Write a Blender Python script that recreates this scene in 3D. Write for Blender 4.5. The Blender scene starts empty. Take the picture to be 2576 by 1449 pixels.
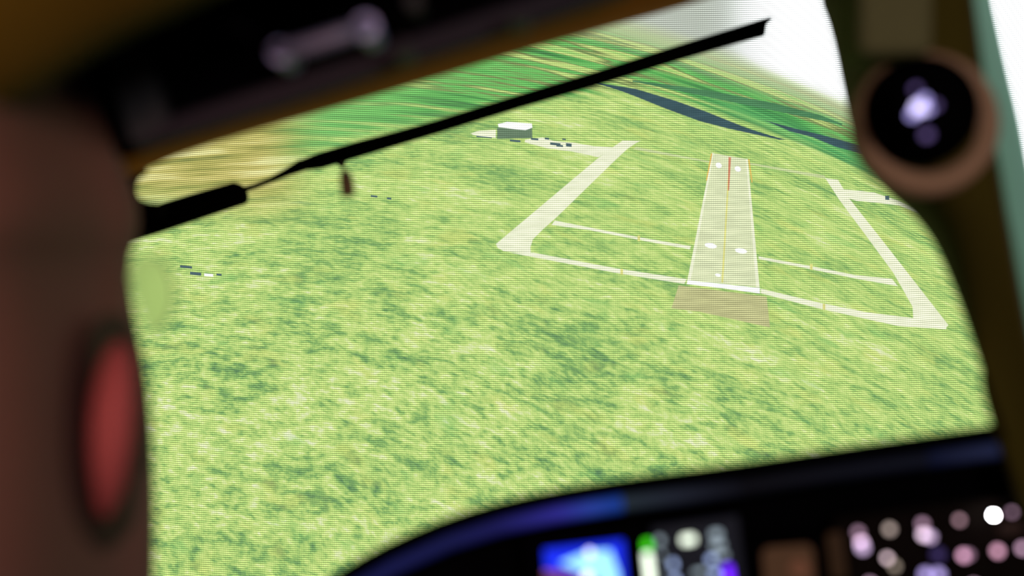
import bpy, bmesh, math
from mathutils import Vector, Matrix

# ------------------------------------------------------------------ camera
scene = bpy.context.scene
FPX, CX, CY = 3000.0, 1288.0, 724.5
CAM = Vector((0, 0, 1.2))
ROLL, PITCH = math.radians(13), math.radians(6)
F = Vector((0, math.cos(PITCH), -math.sin(PITCH)))
Z0 = Vector((0, math.sin(PITCH), math.cos(PITCH)))
X0 = Vector((1, 0, 0))
R = X0 * math.cos(ROLL) - Z0 * math.sin(ROLL)
U = X0 * math.sin(ROLL) + Z0 * math.cos(ROLL)
cam_data = bpy.data.cameras.new('camera')
cam = bpy.data.objects.new('camera', cam_data)
scene.collection.objects.link(cam)
cam.matrix_world = Matrix(((R.x, U.x, -F.x, CAM.x), (R.y, U.y, -F.y, CAM.y), (R.z, U.z, -F.z, CAM.z), (0, 0, 0, 1)))
cam_data.sensor_width = 36.0
cam_data.lens = 36.0 * FPX / 2576.0
cam_data.clip_start = 0.01
cam_data.dof.use_dof = True
cam_data.dof.focus_distance = 2.37
cam_data.dof.aperture_fstop = (cam_data.lens / 1000.0) / 0.0225
cam_data.dof.aperture_blades = 0
scene.camera = cam

# ------------------------------------------------------------------ world, lights, exposure
w = bpy.data.worlds.new('dark_room')
w.use_nodes = True
w.node_tree.nodes['Background'].inputs[0].default_value = (0.5, 0.55, 0.75, 1)
w.node_tree.nodes['Background'].inputs[1].default_value = 0.004
scene.world = w
vs = scene.view_settings
vs.view_transform = 'Standard'
vs.look = 'None'
vs.exposure = 0.0
vs.gamma = 1.0
vs.use_curve_mapping = False
scene.cycles.use_denoising = True
scene.cycles.sample_clamp_indirect = 4.0


def lamp(name, loc, target, size, power, colour):
    l = bpy.data.lights.new(name, 'AREA')
    l.shape = 'DISK'
    l.size = size
    l.energy = power
    l.color = colour
    o = bpy.data.objects.new(name, l)
    scene.collection.objects.link(o)
    o.location = loc
    o.rotation_euler = (Vector(target) - Vector(loc)).to_track_quat('-Z', 'Y').to_euler()
    return o


def P(px, py, d):
    return CAM + F * d + R * ((px - CX) / FPX * d) - U * ((py - CY) / FPX * d)


lamp('cabin_ceiling_lamp', CAM + F * -0.75 + U * 0.22 + R * 0.40, P(1000, 400, 1.0), 0.25, 11.0, (1.0, 0.80, 0.70))
wl = lamp('warm_side_lamp', CAM - F * 0.30 - R * 0.08 + U * 0.10, P(-150, 620, 0.45), 0.12, 0.55, (1.0, 0.36, 0.24))
wl.data.spread = math.radians(55)

# ------------------------------------------------------------------ materials


def lin(c):
    return tuple((x / 255 / 12.92) if x / 255 <= 0.04045 else ((x / 255 + 0.055) / 1.055) ** 2.4 for x in c[:3]) + (1,)


def mat(name, rgb, rough=0.6, metal=0.0, bump=0.0, scale=200.0, vary=0.15, spec=0.5):
    m = bpy.data.materials.new(name)
    m.use_nodes = True
    nt = m.node_tree
    b = nt.nodes['Principled BSDF']
    b.inputs['Roughness'].default_value = rough
    b.inputs['Metallic'].default_value = metal
    b.inputs['Specular IOR Level'].default_value = spec
    tc = nt.nodes.new('ShaderNodeTexCoord')
    nz = nt.nodes.new('ShaderNodeTexNoise')
    nz.inputs['Scale'].default_value = scale
    nz.inputs['Detail'].default_value = 3
    nt.links.new(tc.outputs['Object'], nz.inputs['Vector'])
    mx = nt.nodes.new('ShaderNodeMix')
    mx.data_type = 'RGBA'
    c = lin(rgb)
    mx.inputs[6].default_value = tuple(x * (1 - vary) for x in c[:3]) + (1,)
    mx.inputs[7].default_value = tuple(x * (1 + vary) for x in c[:3]) + (1,)
    nt.links.new(nz.outputs['Fac'], mx.inputs[0])
    nt.links.new(mx.outputs[2], b.inputs['Base Color'])
    if bump:
        bp = nt.nodes.new('ShaderNodeBump')
        bp.inputs['Strength'].default_value = bump
        bp.inputs['Distance'].default_value = 0.001
        nt.links.new(nz.outputs['Fac'], bp.inputs['Height'])
        nt.links.new(bp.outputs[0], b.inputs['Normal'])
    return m


def glow(name, rgb, strength=1.0):
    m = bpy.data.materials.new(name)
    m.use_nodes = True
    b = m.node_tree.nodes['Principled BSDF']
    b.inputs['Base Color'].default_value = (0.003, 0.003, 0.003, 1)
    b.inputs['Roughness'].default_value = 0.5
    b.inputs['Specular IOR Level'].default_value = 0.1
    b.inputs['Emission Color'].default_value = lin(rgb)
    b.inputs['Emission Strength'].default_value = strength
    return m


M = dict(
    pillar=mat('brown_lining', (112, 78, 70), 0.9, bump=0.3, spec=0.04),
    liner=mat('olive_headliner', (80, 70, 22), 0.9, bump=0.3, spec=0.04),
    trim=mat('brown_trim', (158, 84, 22), 0.9, bump=0.2, spec=0.04),
    post=mat('olive_post', (62, 55, 18), 0.9, bump=0.2, spec=0.04),
    bezel=mat('taupe_plastic', (150, 120, 98), 0.7, spec=0.1),
    box=mat('taupe_box', (92, 90, 62), 0.8, spec=0.05),
    black=mat('black_plastic', (4, 4, 6), 0.8, spec=0.0),
    rubber=mat('black_rubber', (8, 8, 6), 0.9, spec=0.0),
    dark=mat('charcoal_plastic', (30, 30, 40), 0.7, spec=0.1),
    slate=mat('slate_plastic', (44, 48, 54), 0.7, spec=0.1),
    metal=mat('grey_metal', (84, 92, 124), 0.5, 0.2),
    metal2=mat('bright_grey_metal', (124, 140, 196), 0.45, 0.2),
    gloss=mat('gloss_black', (4, 4, 5), 0.3, spec=0.0),
    red=mat('red_plastic', (128, 68, 72), 0.7, spec=0.05),
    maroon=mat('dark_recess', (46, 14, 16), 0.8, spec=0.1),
    teal=mat('pale_teal_paint', (128, 202, 170), 0.8, spec=0.05),
    peg=mat('brown_rubber', (88, 78, 58), 0.9, spec=0.02),
    shell=mat('screen_shell', (60, 60, 62), 0.7),
    clear=mat('pale_green_plastic', (176, 214, 130), 0.5),
)

# ---- picture shown on the screen: emission with the screen's own dot rows


class NT:
    def __init__(s, m):
        s.nt = m.node_tree

    def n(s, op, a, b=None, c=None, clamp=False):
        nd = s.nt.nodes.new('ShaderNodeMath')
        nd.operation = op
        nd.use_clamp = clamp
        for i, v in enumerate((a, b, c)):
            if v is None:
                continue
            if isinstance(v, (int, float)):
                nd.inputs[i].default_value = v
            else:
                s.nt.links.new(v, nd.inputs[i])
        return nd.outputs[0]

    def rng(s, v, a, b, c=0.0, d=1.0, smooth=True):
        nd = s.nt.nodes.new('ShaderNodeMapRange')
        nd.interpolation_type = 'SMOOTHSTEP' if smooth else 'LINEAR'
        s.nt.links.new(v, nd.inputs[0])
        for i, k in enumerate((a, b, c, d)):
            nd.inputs[i + 1].default_value = k
        return nd.outputs[0]

    def mix(s, f, a, b):
        nd = s.nt.nodes.new('ShaderNodeMix')
        nd.data_type = 'RGBA'
        for i, v in ((0, f), (6, a), (7, b)):
            if isinstance(v, (int, float)) or isinstance(v, tuple):
                nd.inputs[i].default_value = v
            else:
                s.nt.links.new(v, nd.inputs[i])
        return nd.outputs[2]

    def noise(s, x, y, z, scale=1.0, detail=2.0, rough=0.5):
        cb = s.nt.nodes.new('ShaderNodeCombineXYZ')
        for i, v in enumerate((x, y, z)):
            if isinstance(v, (int, float)):
                cb.inputs[i].default_value = v
            else:
                s.nt.links.new(v, cb.inputs[i])
        nd = s.nt.nodes.new('ShaderNodeTexNoise')
        nd.inputs['Scale'].default_value = scale
        nd.inputs['Detail'].default_value = detail
        nd.inputs['Roughness'].default_value = rough
        s.nt.links.new(cb.outputs[0], nd.inputs['Vector'])
        return nd.outputs['Fac']

    def ramp(s, v, stops):
        nd = s.nt.nodes.new('ShaderNodeValToRGB')
        e = nd.color_ramp.elements
        while len(e) < len(stops):
            e.new(0.5)
        for i, (p, c) in enumerate(stops):
            e[i].position = p
            e[i].color = lin(c)
        s.nt.links.new(v, nd.inputs[0])
        return nd.outputs[0]


def screen_mat(name, colour=None, gain=1.0, line=0.24):
    m = bpy.data.materials.new(name)
    m.use_nodes = True
    t = NT(m)
    nt = m.node_tree
    for nd in list(nt.nodes):
        nt.nodes.remove(nd)
    out = nt.nodes.new('ShaderNodeOutputMaterial')
    em = nt.nodes.new('ShaderNodeEmission')
    nt.links.new(em.outputs[0], out.inputs[0])
    uv = nt.nodes.new('ShaderNodeUVMap')
    uv.uv_map = 'UVMap'
    sp = nt.nodes.new('ShaderNodeSeparateXYZ')
    nt.links.new(uv.outputs[0], sp.inputs[0])
    x = t.n('MULTIPLY', sp.outputs[0], 1000.0)
    y = t.n('MULTIPLY', sp.outputs[1], 1000.0)
    # rows and columns of picture dots
    dx = t.n('SUBTRACT', x, 1500.0)
    r = t.n('DIVIDE', t.n('ADD', y, t.n('MULTIPLY', t.n('MULTIPLY', dx, dx), 3.2e-5)), 5.2)
    fr = t.n('ABSOLUTE', t.n('SUBTRACT', t.n('FRACT', r), 0.5))
    row = t.rng(fr, 0.22, 0.5, 1.0, line)
    c = t.n('DIVIDE', x, 4.65)
    fc = t.n('ABSOLUTE', t.n('SUBTRACT', t.n('FRACT', c), 0.5))
    col = t.rng(fc, 0.2, 0.5, 1.0, 0.74)
    grid = t.n('MULTIPLY', row, col)
    if colour is not None:
        # slight mottling so that flat picture areas do not look cut out
        nz = t.noise(t.n('DIVIDE', x, 60.0), t.n('DIVIDE', y, 12.0), 3.0, 1.0, 2.0)
        k = t.rng(nz, 0.25, 0.75, 0.90, 1.10)
        cc = nt.nodes.new('ShaderNodeRGB')
        cc.outputs[0].default_value = lin(colour)
        col_out = cc.outputs[0]
        stren = t.n('MULTIPLY', t.n('MULTIPLY', grid, k), gain)
    else:
        d1 = t.n('SUBTRACT', x, 1070.0)
        h = t.n('ADD', t.n('ADD', t.n('MULTIPLY', d1, 0.12), -79.0), t.n('MULTIPLY', t.n('MULTIPLY', d1, d1), 0.000155))
        n0 = t.n('SUBTRACT', y, h)
        yp = t.n('MAXIMUM', t.n('SUBTRACT', y, 400.0), 0.0)
        sl = t.n('MULTIPLY', t.n('MULTIPLY', yp, t.n('MINIMUM', t.n('SUBTRACT', x, 1500.0), 0.0)), 0.0003)
        n1 = t.n('MAXIMUM', t.n('SUBTRACT', n0, sl), 20.0)
        lg = t.n('LOGARITHM', n1, math.e)
        # warp so that the streaks wander
        wz = t.n('MULTIPLY', t.n('SUBTRACT', t.noise(t.n('DIVIDE', x, 260.0), t.n('DIVIDE', y, 160.0), 7.0), 0.5), 0.035)
        lgw = t.n('ADD', lg, wz)
        xs = t.n('DIVIDE', x, 78.0)
        a = t.noise(xs, t.n('MULTIPLY', lgw, 34.0), 1.0, 1.0, 4.0, 0.62)
        fine = t.noise(t.n('DIVIDE', x, 24.0), t.n('MULTIPLY', lgw, 80.0), 2.0, 1.0, 2.0, 0.6)
        big = t.noise(t.n('DIVIDE', x, 330.0), t.n('MULTIPLY', lgw, 7.0), 5.0, 1.0, 2.0, 0.5)
        wfar = t.rng(n1, 420.0, 1150.0, 0.55, 0.92)
        av = t.n('ADD', t.n('MULTIPLY', t.n('SUBTRACT', a, 0.5), 1.25), t.n('MULTIPLY', t.n('SUBTRACT', fine, 0.5), 0.75))
        av = t.n('ADD', t.n('ADD', t.n('MULTIPLY', av, wfar), t.n('MULTIPLY', t.n('SUBTRACT', big, 0.5), 0.6)), 0.5)
        near = t.ramp(av, [(0.14, (102, 144, 100)), (0.34, (144, 188, 110)), (0.47, (186, 219, 126)), (0.62, (216, 238, 144)), (0.82, (244, 252, 206))])
        hue = t.noise(t.n('DIVIDE', x, 120.0), t.n('MULTIPLY', lgw, 16.0), 11.0, 1.0, 2.0)
        near = t.mix(t.rng(hue, 0.55, 0.72, 0.0, 0.35), near, lin((226, 228, 128)))
        near = t.mix(t.rng(hue, 0.42, 0.26, 0.0, 0.35), near, lin((140, 206, 120)))
        # distant fields above the airfield
        ntv = t.n('MAXIMUM', t.n('SUBTRACT', 551.0, t.n('MULTIPLY', t.n('SUBTRACT', x, 600.0), 0.351)), 190.0)
        q = t.n('DIVIDE', n0, ntv)
        fz = t.noise(t.n('DIVIDE', x, 430.0), t.n('DIVIDE', n0, 19.0), 4.0, 1.0, 2.0, 0.5)
        far = t.ramp(fz, [(0.28, (66, 104, 74)), (0.40, (88, 170, 88)), (0.48, (120, 204, 108)), (0.545, (128, 134, 88)), (0.61, (214, 232, 140)), (0.74, (140, 206, 112))])
        far = t.mix(t.rng(x, 800.0, 1300.0, 0.70, 0.10), far, lin((138, 206, 116)))
        far = t.mix(t.n('MULTIPLY', t.rng(x, 1650.0, 1900.0), t.rng(n0, 110.0, 170.0, 0.0, 0.75)), far, t.mix(t.rng(fz, 0.42, 0.58), lin((74, 150, 96)), lin((116, 206, 118))))
        farmask = t.rng(t.n('ADD', q, t.n('MULTIPLY', t.n('SUBTRACT', fz, 0.5), 0.25)), 0.90, 1.06, 1.0, 0.0)
        g = t.mix(farmask, near, far)
        # dry field at the left end
        dryn = t.noise(t.n('DIVIDE', x, 300.0), t.n('DIVIDE', t.n('ADD', y, t.n('MULTIPLY', x, 0.05)), 24.0), 9.0, 1.0, 3.0)
        dry = t.ramp(dryn, [(0.32, (128, 134, 78)), (0.44, (184, 176, 98)), (0.54, (216, 202, 122)), (0.66, (248, 240, 170))])
        dm = t.n('MULTIPLY', t.rng(x, 640.0, 840.0, 0.95, 0.0), t.rng(y, 440.0, 600.0, 1.0, 0.0))
        g = t.mix(dm, g, dry)
        # haze, then sky
        hz = t.rng(t.n('ADD', n0, t.n('MULTIPLY', t.n('SUBTRACT', fz, 0.5), 60.0)), 45.0, 120.0, 0.85, 0.0)
        g = t.mix(hz, g, lin((206, 214, 170)))
        lav = t.mix(t.rng(x, 1750.0, 2000.0), lin((196, 202, 190)), lin((250, 252, 255)))
        sk = t.rng(n0, 8.0, 58.0, 1.0, 0.0)
        g = t.mix(sk, g, lav)
        col_out = g
        stren = t.n('MULTIPLY', grid, t.n('ADD', gain, t.n('MULTIPLY', sk, t.rng(x, 1800.0, 2000.0, 0.0, 1.6))))
    if colour is not None:
        fa = nt.nodes.new('ShaderNodeAttribute')
        fa.attribute_name = 'fade'
        tr = nt.nodes.new('ShaderNodeBsdfTransparent')
        ms = nt.nodes.new('ShaderNodeMixShader')
        nt.links.new(t.rng(fa.outputs['Fac'], 0.0, 0.65), ms.inputs[0])
        nt.links.new(tr.outputs[0], ms.inputs[1])
        nt.links.new(em.outputs[0], ms.inputs[2])
        nt.links.new(ms.outputs[0], out.inputs[0])
    nt.links.new(col_out, em.inputs[0])
    nt.links.new(stren, em.inputs[1])
    return m


# ------------------------------------------------------------------ mesh helpers
COL = scene.collection


def link(name, me, m, parent=None, smooth=False):
    o = bpy.data.objects.new(name, me)
    COL.objects.link(o)
    if m is not None:
        me.materials.append(m)
    if smooth:
        for p in me.polygons:
            p.use_smooth = True
    if parent is not None:
        o.parent = parent
        o.matrix_parent_inverse = Matrix.Translation(-parent.location)
    return o


def tag(o, label=None, cat=None, group=None, kind=None):
    for k, v in (('label', label), ('category', cat), ('group', group), ('kind', kind)):
        if v:
            o[k] = v
    return o


def thing(name, label, cat, loc, group=None):
    o = bpy.data.objects.new(name, None)
    COL.objects.link(o)
    o.location = loc
    o.empty_display_size = 0.02
    return tag(o, label, cat, group)


def finish(bm, name, m, parent=None, smooth=False, bevel=0.0, sub=0):
    bmesh.ops.recalc_face_normals(bm, faces=bm.faces)
    me = bpy.data.meshes.new(name)
    bm.to_mesh(me)
    bm.free()
    o = link(name, me, m, parent, smooth)
    if bevel:
        b = o.modifiers.new('bevel', 'BEVEL')
        b.width = bevel
        b.segments = 3
        b.limit_method = 'ANGLE'
    if sub:
        s = o.modifiers.new('sub', 'SUBSURF')
        s.levels = s.render_levels = sub
    return o


def slab(name, pts, thick, m, parent=None, bevel=0.0, d=None):
    """solid block whose near face has the given outline; goes back by thick along the cockpit's length"""
    bm = bmesh.new()
    pts = [(p[0], p[1], p[2] if len(p) > 2 else d) for p in pts]
    a = [bm.verts.new(P(*p)) for p in pts]
    b = [bm.verts.new(P(*p) + F * thick) for p in pts]
    bm.faces.new(a)
    bm.faces.new(list(reversed(b)))
    k = len(pts)
    for i in range(k):
        bm.faces.new((a[i], b[i], b[(i + 1) % k], a[(i + 1) % k]))
    return finish(bm, name, m, parent, False, bevel)


def rbox(name, cx, cy, w_, h_, d, thick, m, parent=None, ang=0.0, round_=0.25, n=5):
    """rounded block facing the pilot, size in picture units at distance d"""
    r = min(w_, h_) * round_
    pts = []
    ca, sa = math.cos(ang), math.sin(ang)
    for qx, qy, a0 in ((1, -1, -90), (1, 1, 0), (-1, 1, 90), (-1, -1, 180)):
        for i in range(n):
            t_ = math.radians(a0 + 90 * i / (n - 1))
            ux = qx * (w_ / 2 - r) + r * math.cos(t_)
            uy = qy * (h_ / 2 - r) + r * math.sin(t_)
            pts.append((cx + ux * ca - uy * sa, cy + ux * sa + uy * ca, d))
    return slab(name, pts, thick, m, parent, bevel=thick * 0.2)


def disc(name, cx, cy, r, d, thick, m, parent=None, n=20, ry=None):
    ry = ry or r
    return slab(name, [(cx + r * math.cos(2 * math.pi * i / n), cy + ry * math.sin(2 * math.pi * i / n), d) for i in range(n)], thick, m, parent)


def tube(name, pts, rad, m, parent=None, seg=14, flat=1.0, caps=True):
    """pts: world points; rad: list or number"""
    bm = bmesh.new()
    n = len(pts)
    rad = rad if isinstance(rad, (list, tuple)) else [rad] * n
    rings = []
    for i, p in enumerate(pts):
        tdir = (pts[min(i + 1, n - 1)] - pts[max(i - 1, 0)]).normalized()
        a = F.cross(tdir)
        if a.length < 1e-4:
            a = U.cross(tdir)
        a.normalize()
        b = tdir.cross(a).normalized()
        rings.append([bm.verts.new(p + a * (rad[i] * math.cos(2 * math.pi * k / seg)) + b * (rad[i] * flat * math.sin(2 * math.pi * k / seg))) for k in range(seg)])
    for i in range(n - 1):
        for k in range(seg):
            bm.faces.new((rings[i][k], rings[i][(k + 1) % seg], rings[i + 1][(k + 1) % seg], rings[i + 1][k]))
    if caps:
        bm.faces.new(list(reversed(rings[0])))
        bm.faces.new(rings[-1])
    return finish(bm, name, m, parent, True)


def sphere(name, c, r, m, parent=None, squash=1.0):
    bm = bmesh.new()
    bmesh.ops.create_uvsphere(bm, u_segments=40, v_segments=24, radius=r)
    for v in bm.verts:
        q = v.co.copy()
        v.co = c + R * q.x + U * q.y + F * q.z * squash
    return finish(bm, name, m, parent, True)


def torus(name, c, R1, r1, m, parent=None, flat=1.0, n=56, s=16):
    bm = bmesh.new()
    rings = []
    for i in range(n):
        a = 2 * math.pi * i / n
        dirv = R * math.cos(a) + U * math.sin(a)
        rings.append([bm.verts.new(c + dirv * (R1 + r1 * math.cos(2 * math.pi * k / s)) + F * (r1 * flat * math.sin(2 * math.pi * k / s))) for k in range(s)])
    for i in range(n):
        for k in range(s):
            bm.faces.new((rings[i][k], rings[i][(k + 1) % s], rings[(i + 1) % n][(k + 1) % s], rings[(i + 1) % n][k]))
    return finish(bm, name, m, parent, True)


def sheet(name, rows, m, parent=None, thick=0.012, sub=2, bevel=0.0):
    """curved solid panel through a grid of points"""
    bm = bmesh.new()
    g = [[bm.verts.new(P(*p)) for p in row] for row in rows]
    for i in range(len(g) - 1):
        for j in range(len(g[0]) - 1):
            bm.faces.new((g[i][j], g[i][j + 1], g[i + 1][j + 1], g[i + 1][j]))
    bmesh.ops.recalc_face_normals(bm, faces=bm.faces)
    # make normals face the pilot so that solidify grows outwards
    s = sum(((f.calc_center_median() - CAM).dot(f.normal)) for f in bm.faces)
    if s > 0:
        bmesh.ops.reverse_faces(bm, faces=bm.faces)
    me = bpy.data.meshes.new(name)
    bm.to_mesh(me)
    bm.free()
    o = link(name, me, m, parent, True)
    if sub:
        sm = o.modifiers.new('sub', 'SUBSURF')
        sm.levels = sm.render_levels = sub
    so = o.modifiers.new('thick', 'SOLIDIFY')
    so.thickness = thick
    so.offset = -1
    return o


# ------------------------------------------------------------------ the curved display screen
SR = 5.0
SC = CAM - F * (SR - 2.5)


def on_screen(px, py, off=0.0):
    dv = (F + R * ((px - CX) / FPX) - U * ((py - CY) / FPX)).normalized()
    oc = CAM - SC
    rr = SR - off
    b = oc.dot(dv)
    t_ = -b + math.sqrt(b * b - (oc.length_squared - rr * rr))
    return CAM + dv * t_


def patch(name, pts, m, parent, off, cuts=2, label=None, soft=5.0):
    """area of the displayed picture, lying on the curved screen"""
    bm = bmesh.new()
    lay = bm.verts.layers.float.new('fade')
    vs_ = [bm.verts.new((p[0], p[1], 0)) for p in pts]
    f = bm.faces.new(vs_)
    ar = abs(sum(pts[i][0] * pts[(i + 1) % len(pts)][1] - pts[(i + 1) % len(pts)][0] * pts[i][1] for i in range(len(pts)))) / 2
    per = sum(math.hypot(pts[i][0] - pts[(i + 1) % len(pts)][0], pts[i][1] - pts[(i + 1) % len(pts)][1]) for i in range(len(pts)))
    th = min(soft, 0.55 * 2 * ar / per * 0.8)
    bmesh.ops.recalc_face_normals(bm, faces=bm.faces)
    bmesh.ops.inset_region(bm, faces=[f], thickness=th, use_even_offset=True, use_boundary=True)
    outer = set(vs_)
    for v in bm.verts:
        v[lay] = 0.0 if v in outer else 1.0
    bmesh.ops.triangulate(bm, faces=bm.faces, ngon_method='EAR_CLIP')
    for _ in range(cuts):
        long_e = [e for e in bm.edges if e.calc_length() > 45]
        if long_e:
            bmesh.ops.subdivide_edges(bm, edges=long_e, cuts=1)
            bmesh.ops.triangulate(bm, faces=bm.faces)
    uvl = bm.loops.layers.uv.new('UVMap')
    for f in bm.faces:
        for l in f.loops:
            l[uvl].uv = (l.vert.co.x / 1000.0, l.vert.co.y / 1000.0)
    for v in bm.verts:
        v.co = on_screen(v.co.x, v.co.y, off)
    bmesh.ops.recalc_face_normals(bm, faces=bm.faces)
    me = bpy.data.meshes.new(name)
    bm.to_mesh(me)
    bm.free()
    o = link(name, me, m, parent)
    if label:
        o['label'] = label
    return o


scr = thing('display_screen', 'large curved simulator screen showing a green airfield with a runway beyond the window', 'screen', on_screen(1288, 2700))
bm = bmesh.new()
nx, ny = 90, 60
uvl = bm.loops.layers.uv.new('UVMap')
gv, guv = [], {}
for j in range(ny + 1):
    row = []
    for i in range(nx + 1):
        px = -1900 + 6400 * i / nx
        py = -1700 + 4400 * j / ny
        v = bm.verts.new(on_screen(px, py))
        guv[v] = (px / 1000.0, py / 1000.0)
        row.append(v)
    gv.append(row)
for j in range(ny):
    for i in range(nx):
        f = bm.faces.new((gv[j][i], gv[j][i + 1], gv[j + 1][i + 1], gv[j + 1][i]))
        for l in f.loops:
            l[uvl].uv = guv[l.vert]
me = bpy.data.meshes.new('picture_surface')
bm.to_mesh(me)
bm.free()
link('picture_surface', me, screen_mat('airfield_picture', None, 1.24), scr, True)
bm = bmesh.new()
g2 = []
for j in range(0, ny + 1, 4):
    g2.append([bm.verts.new(on_screen(-1960 + 6520 * i / 30, -1760 + 4520 * j / ny, -0.01)) for i in range(31)])
for j in range(len(g2) - 1):
    for i in range(30):
        bm.faces.new((g2[j][i], g2[j][i + 1], g2[j + 1][i + 1], g2[j + 1][i]))
me = bpy.data.meshes.new('shell')
bm.to_mesh(me)
bm.free()
sh = link('shell', me, M['shell'], scr, True)
so = sh.modifiers.new('thick', 'SOLIDIFY')
so.thickness = 0.05
so.offset = 1 if (me.polygons[0].normal.dot(F) > 0) else -1

cream = screen_mat('pale_concrete_picture', (240, 243, 210), 1.32, 0.42)
cream2 = screen_mat('soft_concrete_picture', (222, 236, 172), 1.1, 0.3)
rwy = screen_mat('runway_picture', (222, 228, 186), 1.32, 0.36)
white = screen_mat('white_picture', (255, 255, 250), 1.5, 0.5)
tan = screen_mat('tan_picture', (206, 204, 148), 1.2, 0.26)
blue = screen_mat('dark_water_picture', (74, 102, 110), 1.0, 0.4)
dteal = screen_mat('dark_teal_picture', (92, 150, 104), 1.0, 0.4)
dgreen = screen_mat('deep_green_picture', (100, 176, 116), 1.1)
hwall = screen_mat('grey_green_wall_picture', (112, 136, 110), 1.2, 0.45)
navy = screen_mat('dark_vehicle_shadow_picture', (88, 112, 118), 1.1, 0.5)
yel = screen_mat('yellow_line_picture', (232, 228, 140), 1.2, 0.45)
org = screen_mat('orange_light_picture', (236, 196, 104), 1.2, 0.45)
redm = screen_mat('red_light_picture', (220, 142, 112), 1.15, 0.45)

# river and distant fields
patch('river', [(1480, 196), (1513, 208), (1600, 222), (1697, 251), (1774, 278), (1851, 309), (1909, 332), (1985, 352), (1960, 353), (1909, 342), (1832, 325), (1762, 307), (1677, 276), (1600, 245), (1540, 222), (1480, 206)], blue, scr, 0.002, label='dark blue-grey river on the picture')
patch('river', [(1905, 296), (1998, 321), (2064, 337), (2102, 347), (2141, 358), (2420, 436), (2420, 462), (2141, 381), (2102, 371), (2045, 347), (1987, 332)], blue, scr, 0.003, label='second dark river arm near the window post')
patch('tree_line', [(1590, 200), (1700, 214), (1793, 228), (1948, 258), (2064, 288), (2120, 310), (2120, 318), (2060, 300), (1948, 270), (1793, 240), (1700, 224), (1590, 207)], dteal, scr, 0.002)

# airfield
patch('taxiway', [(1503, 397), (1246, 613), (1250, 624), (1266, 633), (1337, 640), (1336, 622), (1342, 603), (1367, 578), (1402, 547), (1551, 402), (1579, 376), (1600, 362), (1616, 353), (1566, 352), (1542, 368)], cream, scr, 0.002, label='wide pale taxiway slanting left of the runway')
patch('apron', [(1320, 350), (1365, 344), (1393, 353), (1439, 357), (1495, 366), (1542, 369), (1540, 380), (1505, 397), (1439, 383), (1374, 374), (1318, 359)], cream, scr, 0.003)
patch('apron', [(1180, 335), (1205, 327), (1249, 325), (1249, 349), (1215, 346), (1190, 341)], cream, scr, 0.003)
patch('taxiway', [(1342, 634), (1554, 674), (1730, 701), (1722, 716), (1554, 689), (1266, 634)], cream, scr, 0.003, label='narrow pale road meeting the runway end from the left')
patch('taxiway', [(1912, 724), (2058, 759), (2180, 784), (2310, 800), (2385, 815), (2381, 830), (2260, 822), (2058, 777), (1912, 739)], cream, scr, 0.002, label='narrow pale road leaving the runway end to the right')
patch('taxiway', [(2073, 446), (2109, 451), (2139, 500), (2225, 609), (2311, 719), (2388, 818), (2378, 828), (2296, 803), (2294, 772), (2266, 722), (2245, 686), (2176, 592), (2109, 502)], cream, scr, 0.003, label='wide pale taxiway slanting right of the runway')
patch('taxiway', [(2112, 474), (2160, 478), (2200, 483), (2260, 503), (2330, 535), (2330, 545), (2260, 518), (2200, 511), (2154, 507), (2134, 500)], cream, scr, 0.003, label='short pale taxiway running behind the window post')
patch('taxiway', [(1395, 553), (1480, 570), (1607, 595), (1740, 618), (1736, 629), (1607, 605), (1480, 580), (1385, 567)], cream, scr, 0.003, label='thin pale road crossing left of the runway')
patch('taxiway', [(1907, 643), (2041, 668), (2150, 690), (2245, 700), (2262, 722), (2150, 702), (2041, 679), (1907, 653)], cream, scr, 0.003, label='thin pale road crossing right of the runway')
patch('service_road', [(1600, 368), (1700, 388), (1788, 405), (1788, 411), (1690, 394), (1590, 376)], cream2, scr, 0.002)
patch('service_road', [(1885, 408), (1980, 424), (2075, 440), (2080, 452), (1980, 433), (1885, 415)], cream2, scr, 0.002)
patch('blast_pad', [(1706, 716), (1930, 745), (1939, 826), (1850, 806), (1760, 786), (1687, 777)], tan, scr, 0.002)
rw = patch('runway', [(1791, 383), (1882, 399), (1912, 724), (1728, 706)], rwy, scr, 0.004)
for side in (((1791, 383), (1797, 384), (1739, 706), (1728, 705)), ((1875, 398), (1882, 399), (1912, 724), (1901, 723))):
    patch('edge_stripe', side, cream, rw, 0.005)
patch('threshold_bar', [(1728, 703), (1820, 713), (1913, 723), (1913, 740), (1820, 727), (1726, 716)], white, rw, 0.006)
patch('center_line', [(1833, 398), (1838, 399), (1820, 712), (1814, 711)], yel, rw, 0.006, label='yellow center line')
patch('light_row', [(1832, 394), (1840, 395), (1835, 480), (1830, 480)], redm, rw, 0.007, label='red row of lights at the far end')
patch('light_row', [(1788, 385), (1793, 386), (1779, 455), (1775, 455)], org, rw, 0.007, label='orange row of lights along the left edge')
patch('light_row', [(1881, 399), (1886, 400), (1894, 460), (1890, 460)], org, rw, 0.007, label='orange row of lights along the right edge')
for cx_, cy_, a_, b_ in ((1788, 618, 17, 8), (1864, 631, 17, 8), (1808, 416, 9, 8), (1856, 425, 9, 8), (1806, 692, 8, 5)):
    patch('aiming_mark', [(cx_ + a_ * math.cos(q * 0.6283), cy_ + b_ * math.sin(q * 0.6283) + 0.14 * a_ * math.cos(q * 0.6283)) for q in range(10)], white, rw, 0.006, 0)
for cx_, cy_ in ((1564, 684), (1607, 600), (2041, 672), (2073, 772)):
    patch('crossing_mark', [(cx_ - 4, cy_ - 9), (cx_ + 4, cy_ - 8), (cx_ + 4, cy_ + 8), (cx_ - 4, cy_ + 7)], yel, scr, 0.005, 0)
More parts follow.
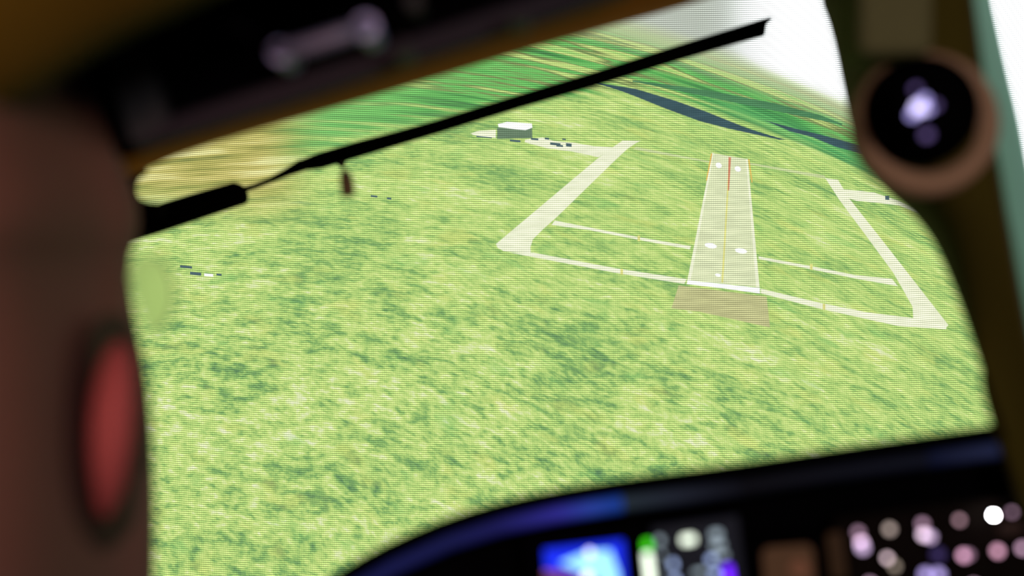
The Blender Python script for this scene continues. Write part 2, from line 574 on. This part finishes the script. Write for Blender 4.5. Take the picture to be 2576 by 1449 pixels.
hg = patch('hangar', [(1249, 320), (1340, 318), (1341, 349), (1249, 351)], hwall, scr, 0.005, 1, 'grey-green hangar wall')
patch('roof', [(1251, 311), (1275, 305), (1339, 309), (1341, 322), (1322, 329), (1300, 327), (1253, 321)], white, hg, 0.006, 0, 'white hangar roof')
for cx_, cy_, a_, b_ in ((1397, 361, 14, 4), (1408, 366, 9, 3), (1431, 364, 8, 5), (1376, 348, 6, 3), (1419, 350, 5, 2), (1218, 343, 20, 2), (468, 670, 16, 4), (492, 687, 15, 5), (551, 690, 7, 3), (941, 493, 9, 3), (979, 499, 6, 3), (2232, 497, 6, 6), (1296, 353, 14, 3), (1345, 349, 10, 3)):
    patch('vehicle', [(cx_ - a_, cy_ - b_), (cx_ + a_, cy_ - b_ + a_ * 0.2), (cx_ + a_, cy_ + b_ + a_ * 0.2), (cx_ - a_, cy_ + b_)], navy, scr, 0.006, 0)  # the long flat one on the left apron is a painted shadow
patch('vehicle', [(513, 687), (537, 689), (537, 697), (513, 695)], white, scr, 0.006, 0, 'white vehicle')

# ------------------------------------------------------------------ window glass
gm = bpy.data.materials.new('window_glass')
gm.use_nodes = True
gn = gm.node_tree
for nd in list(gn.nodes):
    gn.nodes.remove(nd)
go = gn.nodes.new('ShaderNodeOutputMaterial')
gt = gn.nodes.new('ShaderNodeBsdfTransparent')
gt.inputs[0].default_value = (0.985, 0.995, 0.99, 1)
gn.links.new(gt.outputs[0], go.inputs[0])
win = slab('window_1', [(250, 300, 1.30), (620, 250, 1.34), (2200, -260, 1.50), (2600, 1150, 1.36), (1600, 1290, 1.28), (700, 1640, 1.22), (300, 1640, 1.22)], 0.012, gm)
tag(win, kind='structure')
win2 = slab('window_2', [(2470, -400, 1.50), (3100, -500, 1.50), (3300, 1250, 1.30), (2640, 1250, 1.30)], 0.012, gm)
tag(win2, kind='structure')

# ------------------------------------------------------------------ left wall of the cockpit
ys = [-500, 130, 330, 440, 520, 600, 640, 720, 840, 950, 1100, 1300, 1449, 2000]
xs = [170, 205, 285, 326, 356, 352, 328, 326, 350, 374, 388, 393, 391, 385]
rows = []
for yy, xx in zip(ys, xs):
    rows.append([(xx - 22, yy, 1.12), (xx - 4, yy, 0.95), (xx, yy, 0.84), (xx - 22, yy, 0.79), (xx - 90, yy, 0.74), (xx - 200, yy, 0.62), (xx - 340, yy, 0.50), (xx - 700, yy, 0.40), (xx - 1500, yy, 0.32)])
tag(sheet('wall_left', rows, M['pillar'], thick=0.01), kind='structure')

# red handle in its recess
rh = thing('grab_handle', 'red oval handle in a dark recess on the brown left wall', 'handle', P(285, 1340, 0.70))
rp = []
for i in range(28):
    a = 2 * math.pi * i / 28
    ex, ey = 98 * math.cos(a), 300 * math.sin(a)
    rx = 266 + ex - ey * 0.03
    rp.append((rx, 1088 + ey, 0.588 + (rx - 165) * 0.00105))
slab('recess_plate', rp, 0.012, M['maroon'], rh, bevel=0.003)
pts = [P(300 - i * 3.0, 866 + i * 31, 0.645 + 0.0009 * (i - 7) ** 2 * 0.6) for i in range(15)]
rad = [0.005, 0.0075, 0.0095, 0.0105, 0.0112, 0.0116, 0.0118, 0.0118, 0.0118, 0.0116, 0.0112, 0.0104, 0.0090, 0.0070, 0.004]
tube('grip', pts, rad, M['red'], rh, flat=0.8)

# small pale green clip at the window edge
cl = thing('plastic_clip', 'small pale green translucent clip on the left window edge', 'clip', P(385, 820, 0.8))
slab('clip_body', [(332, 655), (368, 640), (408, 650), (436, 700), (440, 765), (418, 815), (392, 842), (372, 835), (345, 770), (325, 700)], 0.004, None, cl, 0.001, d=0.78)
clm = bpy.data.materials.new('pale_green_film')
clm.use_nodes = True
cn = clm.node_tree
for nd in list(cn.nodes):
    cn.nodes.remove(nd)
co = cn.nodes.new('ShaderNodeOutputMaterial')
ct = cn.nodes.new('ShaderNodeBsdfRefraction')
ct.inputs['Color'].default_value = (0.92, 0.92, 0.88, 1)
ct.inputs['Roughness'].default_value = 0.35
ct.inputs['IOR'].default_value = 1.25
cn.links.new(ct.outputs[0], co.inputs[0])
cl.children[0].data.materials.clear()
cl.children[0].data.materials.append(clm)

# ------------------------------------------------------------------ ceiling, window head trim, overhead box
rows = []
for k, (dx_, dy_, dd) in enumerate(((60, 30, 0.62), (0, 0, 0.56), (-60, -50, 0.53), (-200, -180, 0.48), (-600, -600, 0.40))):
    base = [(-700, 560), (-250, 400), (0, 290), (120, 215), (215, 150), (330, 88), (480, 22), (620, -50), (1100, -260), (2600, -700)]
    rows.append([(x + (dx_ if k else 12), y + (dy_ if k else -12), dd) for x, y in base])
tag(sheet('ceiling', rows, M['liner'], thick=0.01), kind='structure')

low = [(290, 470), (333, 450), (420, 402), (623, 338), (1000, 232), (1324, 129), (1700, 28), (1830, -12), (2050, -85), (2400, -210)]
rows = []
for dy_, dd in ((-14, 1.27), (0, 1.18), (-22, 1.13), (-70, 1.08), (-160, 1.0), (-300, 0.92)):
    rows.append([(x, y + dy_, dd) for x, y in low])
tag(sheet('trim_1', rows, M['trim'], thick=0.012, sub=1), kind='structure')
# black rubber seal in the rounded window corner
tag(tube('trim_2', [P(*p, 1.2) for p in ((360, 420), (336, 436), (325, 462), (325, 490), (340, 515), (372, 527), (410, 530))], 0.0075, M['rubber']), kind='structure')

oh = thing('overhead_panel', 'black overhead panel box above the window with a grey grab bar', 'panel', P(900, 200, 0.9))
slab('housing', [(90, 140), (130, 280), (300, 398), (400, 366), (700, 272), (1114, 132), (1394, 42), (1534, -6), (1800, -100), (1800, -600), (90, -600)], 0.015, M['black'], oh, 0.006, d=0.82)
slab('end_cap', [(255, 135), (360, 100), (430, 330), (325, 365)], 0.02, M['slate'], oh, 0.004, d=0.79)
slab('lower_lip', [(330, 378), (700, 268), (1114, 130), (1394, 40), (1600, -30), (1600, -110), (1394, -35), (1114, 60), (700, 200), (400, 300)], 0.02, M['dark'], oh, 0.004, d=0.79)
gb = tube('grab_bar', [P(690, 132, 0.74), P(760, 120, 0.735), P(860, 88, 0.735), P(930, 66, 0.74)], 0.0058, M['metal'], oh)
for cx_, cy_, r_, mm in ((705, 130, 28, 'metal2'), (920, 66, 32, 'metal2'), (592, 52, 22, 'dark'), (1012, 118, 22, 'dark'), (1040, 0, 22, 'slate'), (1310, 34, 26, 'dark'), (820, 20, 12, 'black')):
    disc('knob', cx_, cy_, r_, 0.735, 0.035, M[mm], oh)

# ------------------------------------------------------------------ wiper outside the window
wp = thing('windshield_wiper', 'long thin black wiper slanting across the outside of the window', 'wiper', P(500, 520, 1.5))
D = 1.52
cl_ = [(752, 416, 12), (800, 404, 19), (900, 374, 19), (1000, 346, 17), (1100, 317, 16), (1300, 255, 16), (1500, 196, 17), (1700, 133, 18), (1850, 88, 19), (1922, 67, 21)]


def ribbon(name, c, d, thick, m, parent, bev=0.002):
    up, dn = [], []
    for i, (x, y, hw) in enumerate(c):
        x0, y0 = c[max(i - 1, 0)][:2]
        x1, y1 = c[min(i + 1, len(c) - 1)][:2]
        L = math.hypot(x1 - x0, y1 - y0)
        nx_, ny_ = -(y1 - y0) / L, (x1 - x0) / L
        up.append((x - nx_ * hw, y - ny_ * hw, d))
        dn.append((x + nx_ * hw, y + ny_ * hw, d))
    return slab(name, up + dn[::-1], thick, m, parent, bev)


ribbon('blade', cl_, D, 0.012, M['rubber'], wp)
ribbon('arm_link', [(600, 480, 7), (640, 468, 6), (680, 452, 6), (720, 433, 9), (760, 414, 15)], D + 0.002, 0.008, M['rubber'], wp, 0.001)
slab('arm_base', [(180, 592), (409, 509), (480, 487), (588, 456), (606, 466), (615, 490), (611, 508), (480, 552), (409, 576), (300, 610), (180, 655)], 0.03, M['rubber'], wp, 0.004, d=D - 0.01)
slab('blade_clip', [(838, 392), (870, 384), (866, 408), (858, 420), (848, 414)], 0.012, M['rubber'], wp, 0.001, d=D)
nz = tube('spray_nozzle', [P(862, 412, 1.3), P(866, 430, 1.25), P(870, 444, 1.2), P(873, 466, 1.18), P(876, 494, 1.18)], [0.0012, 0.0024, 0.0062, 0.0070, 0.0066], M['peg'], wp)
nz['label'] = 'brown spray nozzle stub'
slab('end_tab', [(1900, 52), (1940, 40), (1946, 46), (1930, 60), (1926, 86), (1912, 92)], 0.012, M['rubber'], wp, 0.001, d=D)

# ------------------------------------------------------------------ window post on the right
yr = [-300, 0, 20, 60, 130, 200, 300, 390, 440, 505, 540, 600, 680, 800, 950, 1090, 1300]
xl = [2035, 2058, 2064, 2080, 2097, 2110, 2130, 2152, 2182, 2248, 2292, 2340, 2376, 2422, 2470, 2516, 2600]
xr = [2410, 2452, 2454, 2460, 2468, 2478, 2494, 2510, 2520, 2530, 2536, 2548, 2562, 2585, 2615, 2645, 2700]
rows = []
for yy, a, b in zip(yr, xl, xr):
    dl = 1.22 - 0.30 * min(max(yy / 900.0, 0), 1)
    mid = (a + b) / 2
    rows.append([(a + 14, yy, dl + 0.12), (a, yy, dl), (a + 14, yy, dl - 0.04), (mid - 60, yy, 0.90), (mid + 60, yy, 0.885), (b - 12, yy, 0.88), (b, yy, 0.90)])
tag(sheet('trim_3', rows, M['post'], thick=0.008, sub=2), kind='structure')
rows = []
for yy, b in zip(yr, xr):
    k = 42 + 28 * min(max(yy / 300.0, 0), 1)
    rows.append([(b - 8, yy, 0.905), (b + k * 0.35, yy, 1.0), (b + k * 0.75, yy, 1.10), (b + k, yy, 1.20)])
tag(sheet('trim_4', rows, M['teal'], thick=0.006, sub=1), kind='structure')

bl = thing('ball_fixture', 'round black ball fixture with painted violet-white highlights on the olive window post', 'fixture', P(2325, 300, 0.9))
rbox('mounting_box', 2258, 40, 190, 190, 0.84, 0.06, M['box'], bl, 0.0, 0.15)
torus('bezel_ring', P(2324, 314, 0.892), 0.0450, 0.0105, M['bezel'], bl, 1.5)
sphere('ball', P(2318, 280, 0.87), 0.0400, M['gloss'], bl)
disc('lens', 2318, 270, 62, 0.812, 0.006, M['gloss'], bl)  # dark disc added to carry the painted highlights
ln = bl.children[-1]
glint_hi = glow('violet_white_glint', (214, 204, 255), 2.6)  # lamp reflections in the ball, painted as small glowing discs
glint_mid = glow('violet_glint', (160, 150, 220), 2.2)
glint_lo = glow('dim_violet_glint', (110, 90, 150), 1.0)
for cx_, cy_, r_, mm in ((2314, 270, 15, glint_hi), (2298, 288, 9, glint_mid), (2328, 250, 9, glint_mid), (2336, 274, 8, glint_mid), (2356, 264, 8, glint_lo), (2306, 222, 8, glint_lo), (2334, 338, 11, glint_lo)):
    disc('painted_glint', cx_, cy_, r_, 0.808, 0.004, mm, ln, 16)

# ------------------------------------------------------------------ glareshield and instrument panel
edge = [(480, 1850), (640, 1665), (760, 1535), (863, 1449), (975, 1386), (1114, 1324), (1254, 1280), (1394, 1250), (1569, 1222), (1700, 1205), (1865, 1184), (2092, 1148), (2320, 1115), (2509, 1088), (2750, 1054), (3300, 975), (4300, 830)]


def offset_edge(off):
    out = []
    for i, (x, y) in enumerate(edge):
        x0, y0 = edge[max(i - 1, 0)]
        x1, y1 = edge[min(i + 1, len(edge) - 1)]
        L = math.hypot(x1 - x0, y1 - y0)
        out.append((x - (y1 - y0) / L * off, y + (x1 - x0) / L * off))
    return out


gs = thing('glareshield', 'black curved glareshield cover along the bottom edge of the window', 'glareshield', P(1800, 1500, 1.0))
rows = [[(x, y, dd) for x, y in offset_edge(off)] for off, dd in ((24, 1.45), (-4, 1.15), (-16, 1.0), (-22, 0.965), (-14, 0.945), (22, 0.925))]
sheet('top_cover', rows, M['black'], gs, thick=0.008, sub=1)
rows = [[(x, y, dd) for x, y in offset_edge(off)] for off, dd in ((62, 0.925), (76, 0.94), (84, 0.97), (90, 1.0))]
sheet('under_lip', rows, M['black'], gs, thick=0.006, sub=1)
# display sheen painted as emission on the cover's nose: brightest above the display
sm_ = bpy.data.materials.new('painted_blue_sheen')
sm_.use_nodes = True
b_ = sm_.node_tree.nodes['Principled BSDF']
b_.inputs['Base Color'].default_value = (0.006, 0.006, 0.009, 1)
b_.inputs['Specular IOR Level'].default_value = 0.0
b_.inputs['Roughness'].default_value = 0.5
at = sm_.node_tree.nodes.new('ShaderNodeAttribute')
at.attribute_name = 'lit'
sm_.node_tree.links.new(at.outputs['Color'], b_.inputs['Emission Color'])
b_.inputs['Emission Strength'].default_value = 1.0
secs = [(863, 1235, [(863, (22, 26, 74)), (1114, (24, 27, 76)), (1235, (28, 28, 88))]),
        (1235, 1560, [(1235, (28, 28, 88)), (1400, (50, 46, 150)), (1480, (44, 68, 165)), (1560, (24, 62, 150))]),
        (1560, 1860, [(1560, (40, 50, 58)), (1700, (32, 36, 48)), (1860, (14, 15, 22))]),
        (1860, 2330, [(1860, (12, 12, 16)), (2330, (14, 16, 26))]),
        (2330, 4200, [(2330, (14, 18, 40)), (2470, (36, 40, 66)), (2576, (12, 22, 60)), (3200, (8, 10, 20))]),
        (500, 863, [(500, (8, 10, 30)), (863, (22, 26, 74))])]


def interp(px, stops):
    if px <= stops[0][0]:
        return stops[0][1]
    for (a, ca), (b, cb) in zip(stops, stops[1:]):
        if px <= b:
            t_ = (px - a) / (b - a)
            return tuple(ca[k] + (cb[k] - ca[k]) * t_ for k in range(3))
    return stops[-1][1]


dense = []
oe = {o_: offset_edge(o_) for o_ in (20, 29, 42, 55, 66)}


def at_x(o_, i, t_):
    p, q = oe[o_][i], oe[o_][i + 1]
    return (p[0] + (q[0] - p[0]) * t_, p[1] + (q[1] - p[1]) * t_)


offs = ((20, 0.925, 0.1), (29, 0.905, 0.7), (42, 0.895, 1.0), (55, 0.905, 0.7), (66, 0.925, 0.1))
for x0_, x1_, stops in secs:
    cols = []
    N = 24
    for s in range(N + 1):
        ex_ = x0_ + (x1_ - x0_) * s / N
        i = max(k for k in range(len(edge) - 1) if edge[k][0] <= ex_)
        t_ = (ex_ - edge[i][0]) / (edge[i + 1][0] - edge[i][0])
        cols.append((ex_, [at_x(o_, i, t_) + (dd,) for o_, dd, _ in offs]))
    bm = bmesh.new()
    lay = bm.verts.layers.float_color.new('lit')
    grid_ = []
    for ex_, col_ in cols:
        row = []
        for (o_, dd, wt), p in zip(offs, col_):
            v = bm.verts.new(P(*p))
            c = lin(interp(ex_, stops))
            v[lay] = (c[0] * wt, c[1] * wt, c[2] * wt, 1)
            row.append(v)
        grid_.append(row)
    for i in range(N):
        for j in range(4):
            bm.faces.new((grid_[i][j], grid_[i + 1][j], grid_[i + 1][j + 1], grid_[i][j + 1]))
    bmesh.ops.recalc_face_normals(bm, faces=bm.faces)
    if sum(((f.calc_center_median() - CAM).dot(f.normal)) for f in bm.faces) > 0:
        bmesh.ops.reverse_faces(bm, faces=bm.faces)
    me = bpy.data.meshes.new('painted_sheen')
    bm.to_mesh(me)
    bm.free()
    o = link('painted_sheen', me, sm_, gs, True)
    o['label'] = {1235: 'bright blue painted sheen segment', 863: 'dim blue painted sheen segment', 1560: 'grey painted sheen segment'}.get(x0_, 'dark painted sheen segment')
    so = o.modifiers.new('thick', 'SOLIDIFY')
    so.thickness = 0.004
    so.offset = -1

pn = thing('instrument_panel', 'black instrument panel face under the glareshield', 'panel', P(1700, 2300, 1.0))
up = [(x, y) for x, y in offset_edge(78) if 560 < x < 4200]
slab('panel_face', [(x, y, 0.953) for x, y in up] + [(4250, 2400, 0.953), (500, 2400, 0.953)], 0.03, M['black'], pn)

# first display: blue attitude picture
fd = thing('flight_display', 'bright blue flight display with pale cyan centre below the glareshield', 'display', P(1480, 1720, 0.94))
slab('bezel', [(1310, 1350), (1622, 1312), (1660, 1700), (1340, 1735)], 0.02, M['black'], fd, 0.003, d=0.925)
slab('glass', [(1368, 1386), (1568, 1362), (1592, 1650), (1388, 1680)], 0.006, glow('display_blue', (22, 48, 250), 1.0), fd, d=0.917)
slab('sky_field', [(1410, 1418), (1478, 1390), (1536, 1386), (1556, 1440), (1572, 1540), (1500, 1452)], 0.003, glow('display_cyan', (165, 238, 255), 1.25), fd, d=0.912)
slab('ground_field', [(1368, 1444), (1420, 1450), (1500, 1478), (1575, 1560), (1592, 1650), (1388, 1680)], 0.003, glow('display_brown', (96, 52, 40), 0.8), fd, d=0.913)
slab('horizon_line', [(1368, 1437), (1420, 1442), (1500, 1468), (1500, 1474), (1420, 1449), (1368, 1444)], 0.002, glow('display_pink', (200, 110, 150), 0.7), fd, d=0.911)
disc('pointer', 1484, 1392, 9, 0.909, 0.002, glow('display_white', (225, 225, 255), 2.5), fd)
disc('pointer', 1478, 1452, 12, 0.909, 0.002, glow('display_white', (225, 225, 255), 2.5), fd)

# second display: tapes and numbers
sd = thing('systems_display', 'dark display with white, green and violet marks beside the blue display', 'display', P(1730, 1700, 0.94))
slab('bezel', [(1632, 1308), (1878, 1272), (1920, 1660), (1670, 1695)], 0.02, M['black'], sd, 0.003, d=0.925)
slab('glass', [(1640, 1330), (1856, 1300), (1892, 1640), (1680, 1670)], 0.006, glow('display_dark_blue', (16, 18, 26), 1.0), sd, d=0.917)
gG = glow('display_green', (60, 200, 20), 2.2)
gW = glow('display_pale', (228, 240, 220), 2.4)
gS = glow('display_slate', (150, 165, 175), 1.5)
gB = glow('display_ice', (170, 190, 240), 2.0)
gV = glow('display_violet', (110, 30, 255), 2.0)
for nm, cx_, cy_, w__, h__, mm in (('tape', 1623 + 6, 1372, 20, 26, gG), ('tape', 1634, 1440, 20, 100, gW), ('scale_mark', 1660, 1360, 14, 18, gS), ('scale_mark', 1664, 1395, 10, 12, gS),
                                   ('readout', 1732, 1358, 34, 20, gW), ('readout', 1802, 1345, 26, 18, gS), ('readout', 1806, 1372, 30, 16, gS), ('readout', 1816, 1398, 26, 12, gS),
                                   ('scale_mark', 1694, 1420, 12, 18, gB), ('scale_mark', 1700, 1462, 14, 22, gB), ('readout', 1760, 1440, 30, 10, gS), ('readout', 1790, 1408, 18, 14, gB),
                                   ('readout', 1800, 1445, 22, 14, gB), ('scale_mark', 1670, 1430, 8, 10, gS), ('tape', 1834, 1455, 22, 66, gV), ('readout', 1740, 1480, 40, 16, gS)):
    rbox(nm, cx_, cy_, w__, h__, 0.911, 0.002, mm, sd, -0.12, 0.3, 3)

# standby instrument, dim brown
sb = thing('standby_instrument', 'dim brown standby instrument right of the two displays', 'instrument', P(1985, 1640, 0.94))
rbox('bezel', 1990, 1460, 190, 220, 0.925, 0.02, M['black'], sb, -0.1, 0.1)
rbox('face', 1988, 1455, 128, 160, 0.917, 0.004, glow('brown_glow', (66, 43, 28), 1.0), sb, -0.08, 0.15)
disc('dial', 2013, 1432, 24, 0.912, 0.003, glow('amber_glow', (92, 56, 40), 1.0), sb)

# control panel with lit keys
cp = thing('control_panel', 'dark control panel with scattered pink and white lit keys at the right', 'panel', P(2350, 1640, 0.94))
slab('faceplate', [(2096, 1308), (2720, 1226), (2770, 1660), (2130, 1710)], 0.02, mat('brown_black_panel', (14, 9, 7), 0.8, spec=0.05), cp, 0.003, d=0.925)
pk = (238, 190, 222)
keys = [(2160, 1340, pk, 1.6, 9), (2168, 1366, (245, 205, 240), 5.2, 10), (2171, 1378, (225, 195, 240), 2.8, 12), (2239, 1332, (228, 205, 195), 2.4, 9), (2322, 1319, pk, 1.9, 9), (2325, 1346, (245, 215, 240), 4.6, 10),
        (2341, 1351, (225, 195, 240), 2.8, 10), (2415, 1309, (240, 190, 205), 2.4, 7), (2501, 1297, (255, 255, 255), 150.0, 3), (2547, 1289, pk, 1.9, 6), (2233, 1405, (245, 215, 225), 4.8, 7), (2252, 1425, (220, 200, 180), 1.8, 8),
        (2426, 1398, (250, 185, 220), 3.6, 10), (2438, 1396, (235, 180, 215), 1.4, 8), (2511, 1387, (250, 185, 215), 3.2, 10), (2574, 1380, pk, 3.0, 9), (2330, 1446, (200, 180, 255), 2.6, 12), (2362, 1446, (200, 180, 255), 2.6, 12),
        (2361, 1396, (90, 74, 140), 0.9, 14), (2190, 1470, pk, 2.0, 10), (2452, 1475, pk, 2.0, 10)]
for i, (cx_, cy_, c_, s_, r_) in enumerate(keys):
    kb = rbox('key', cx_ + 3, cy_ + 2, r_ * 2 + 10, r_ * 2 + 8, 0.917 - 0.0007 * (i % 3), 0.008, M['black'], cp, -0.12, 0.3, 3)
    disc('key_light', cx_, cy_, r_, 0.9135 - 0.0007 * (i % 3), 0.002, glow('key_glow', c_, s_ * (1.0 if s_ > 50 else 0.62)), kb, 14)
for cx_, cy_, w__, h__, c_ in ((2106, 1400, 40, 120, (40, 24, 12)), (2545, 1330, 60, 26, (36, 22, 18))):
    rbox('lit_label', cx_, cy_, w__, h__, 0.919, 0.003, glow('amber_backlight', c_, 1.0), cp, -0.12, 0.3, 3)
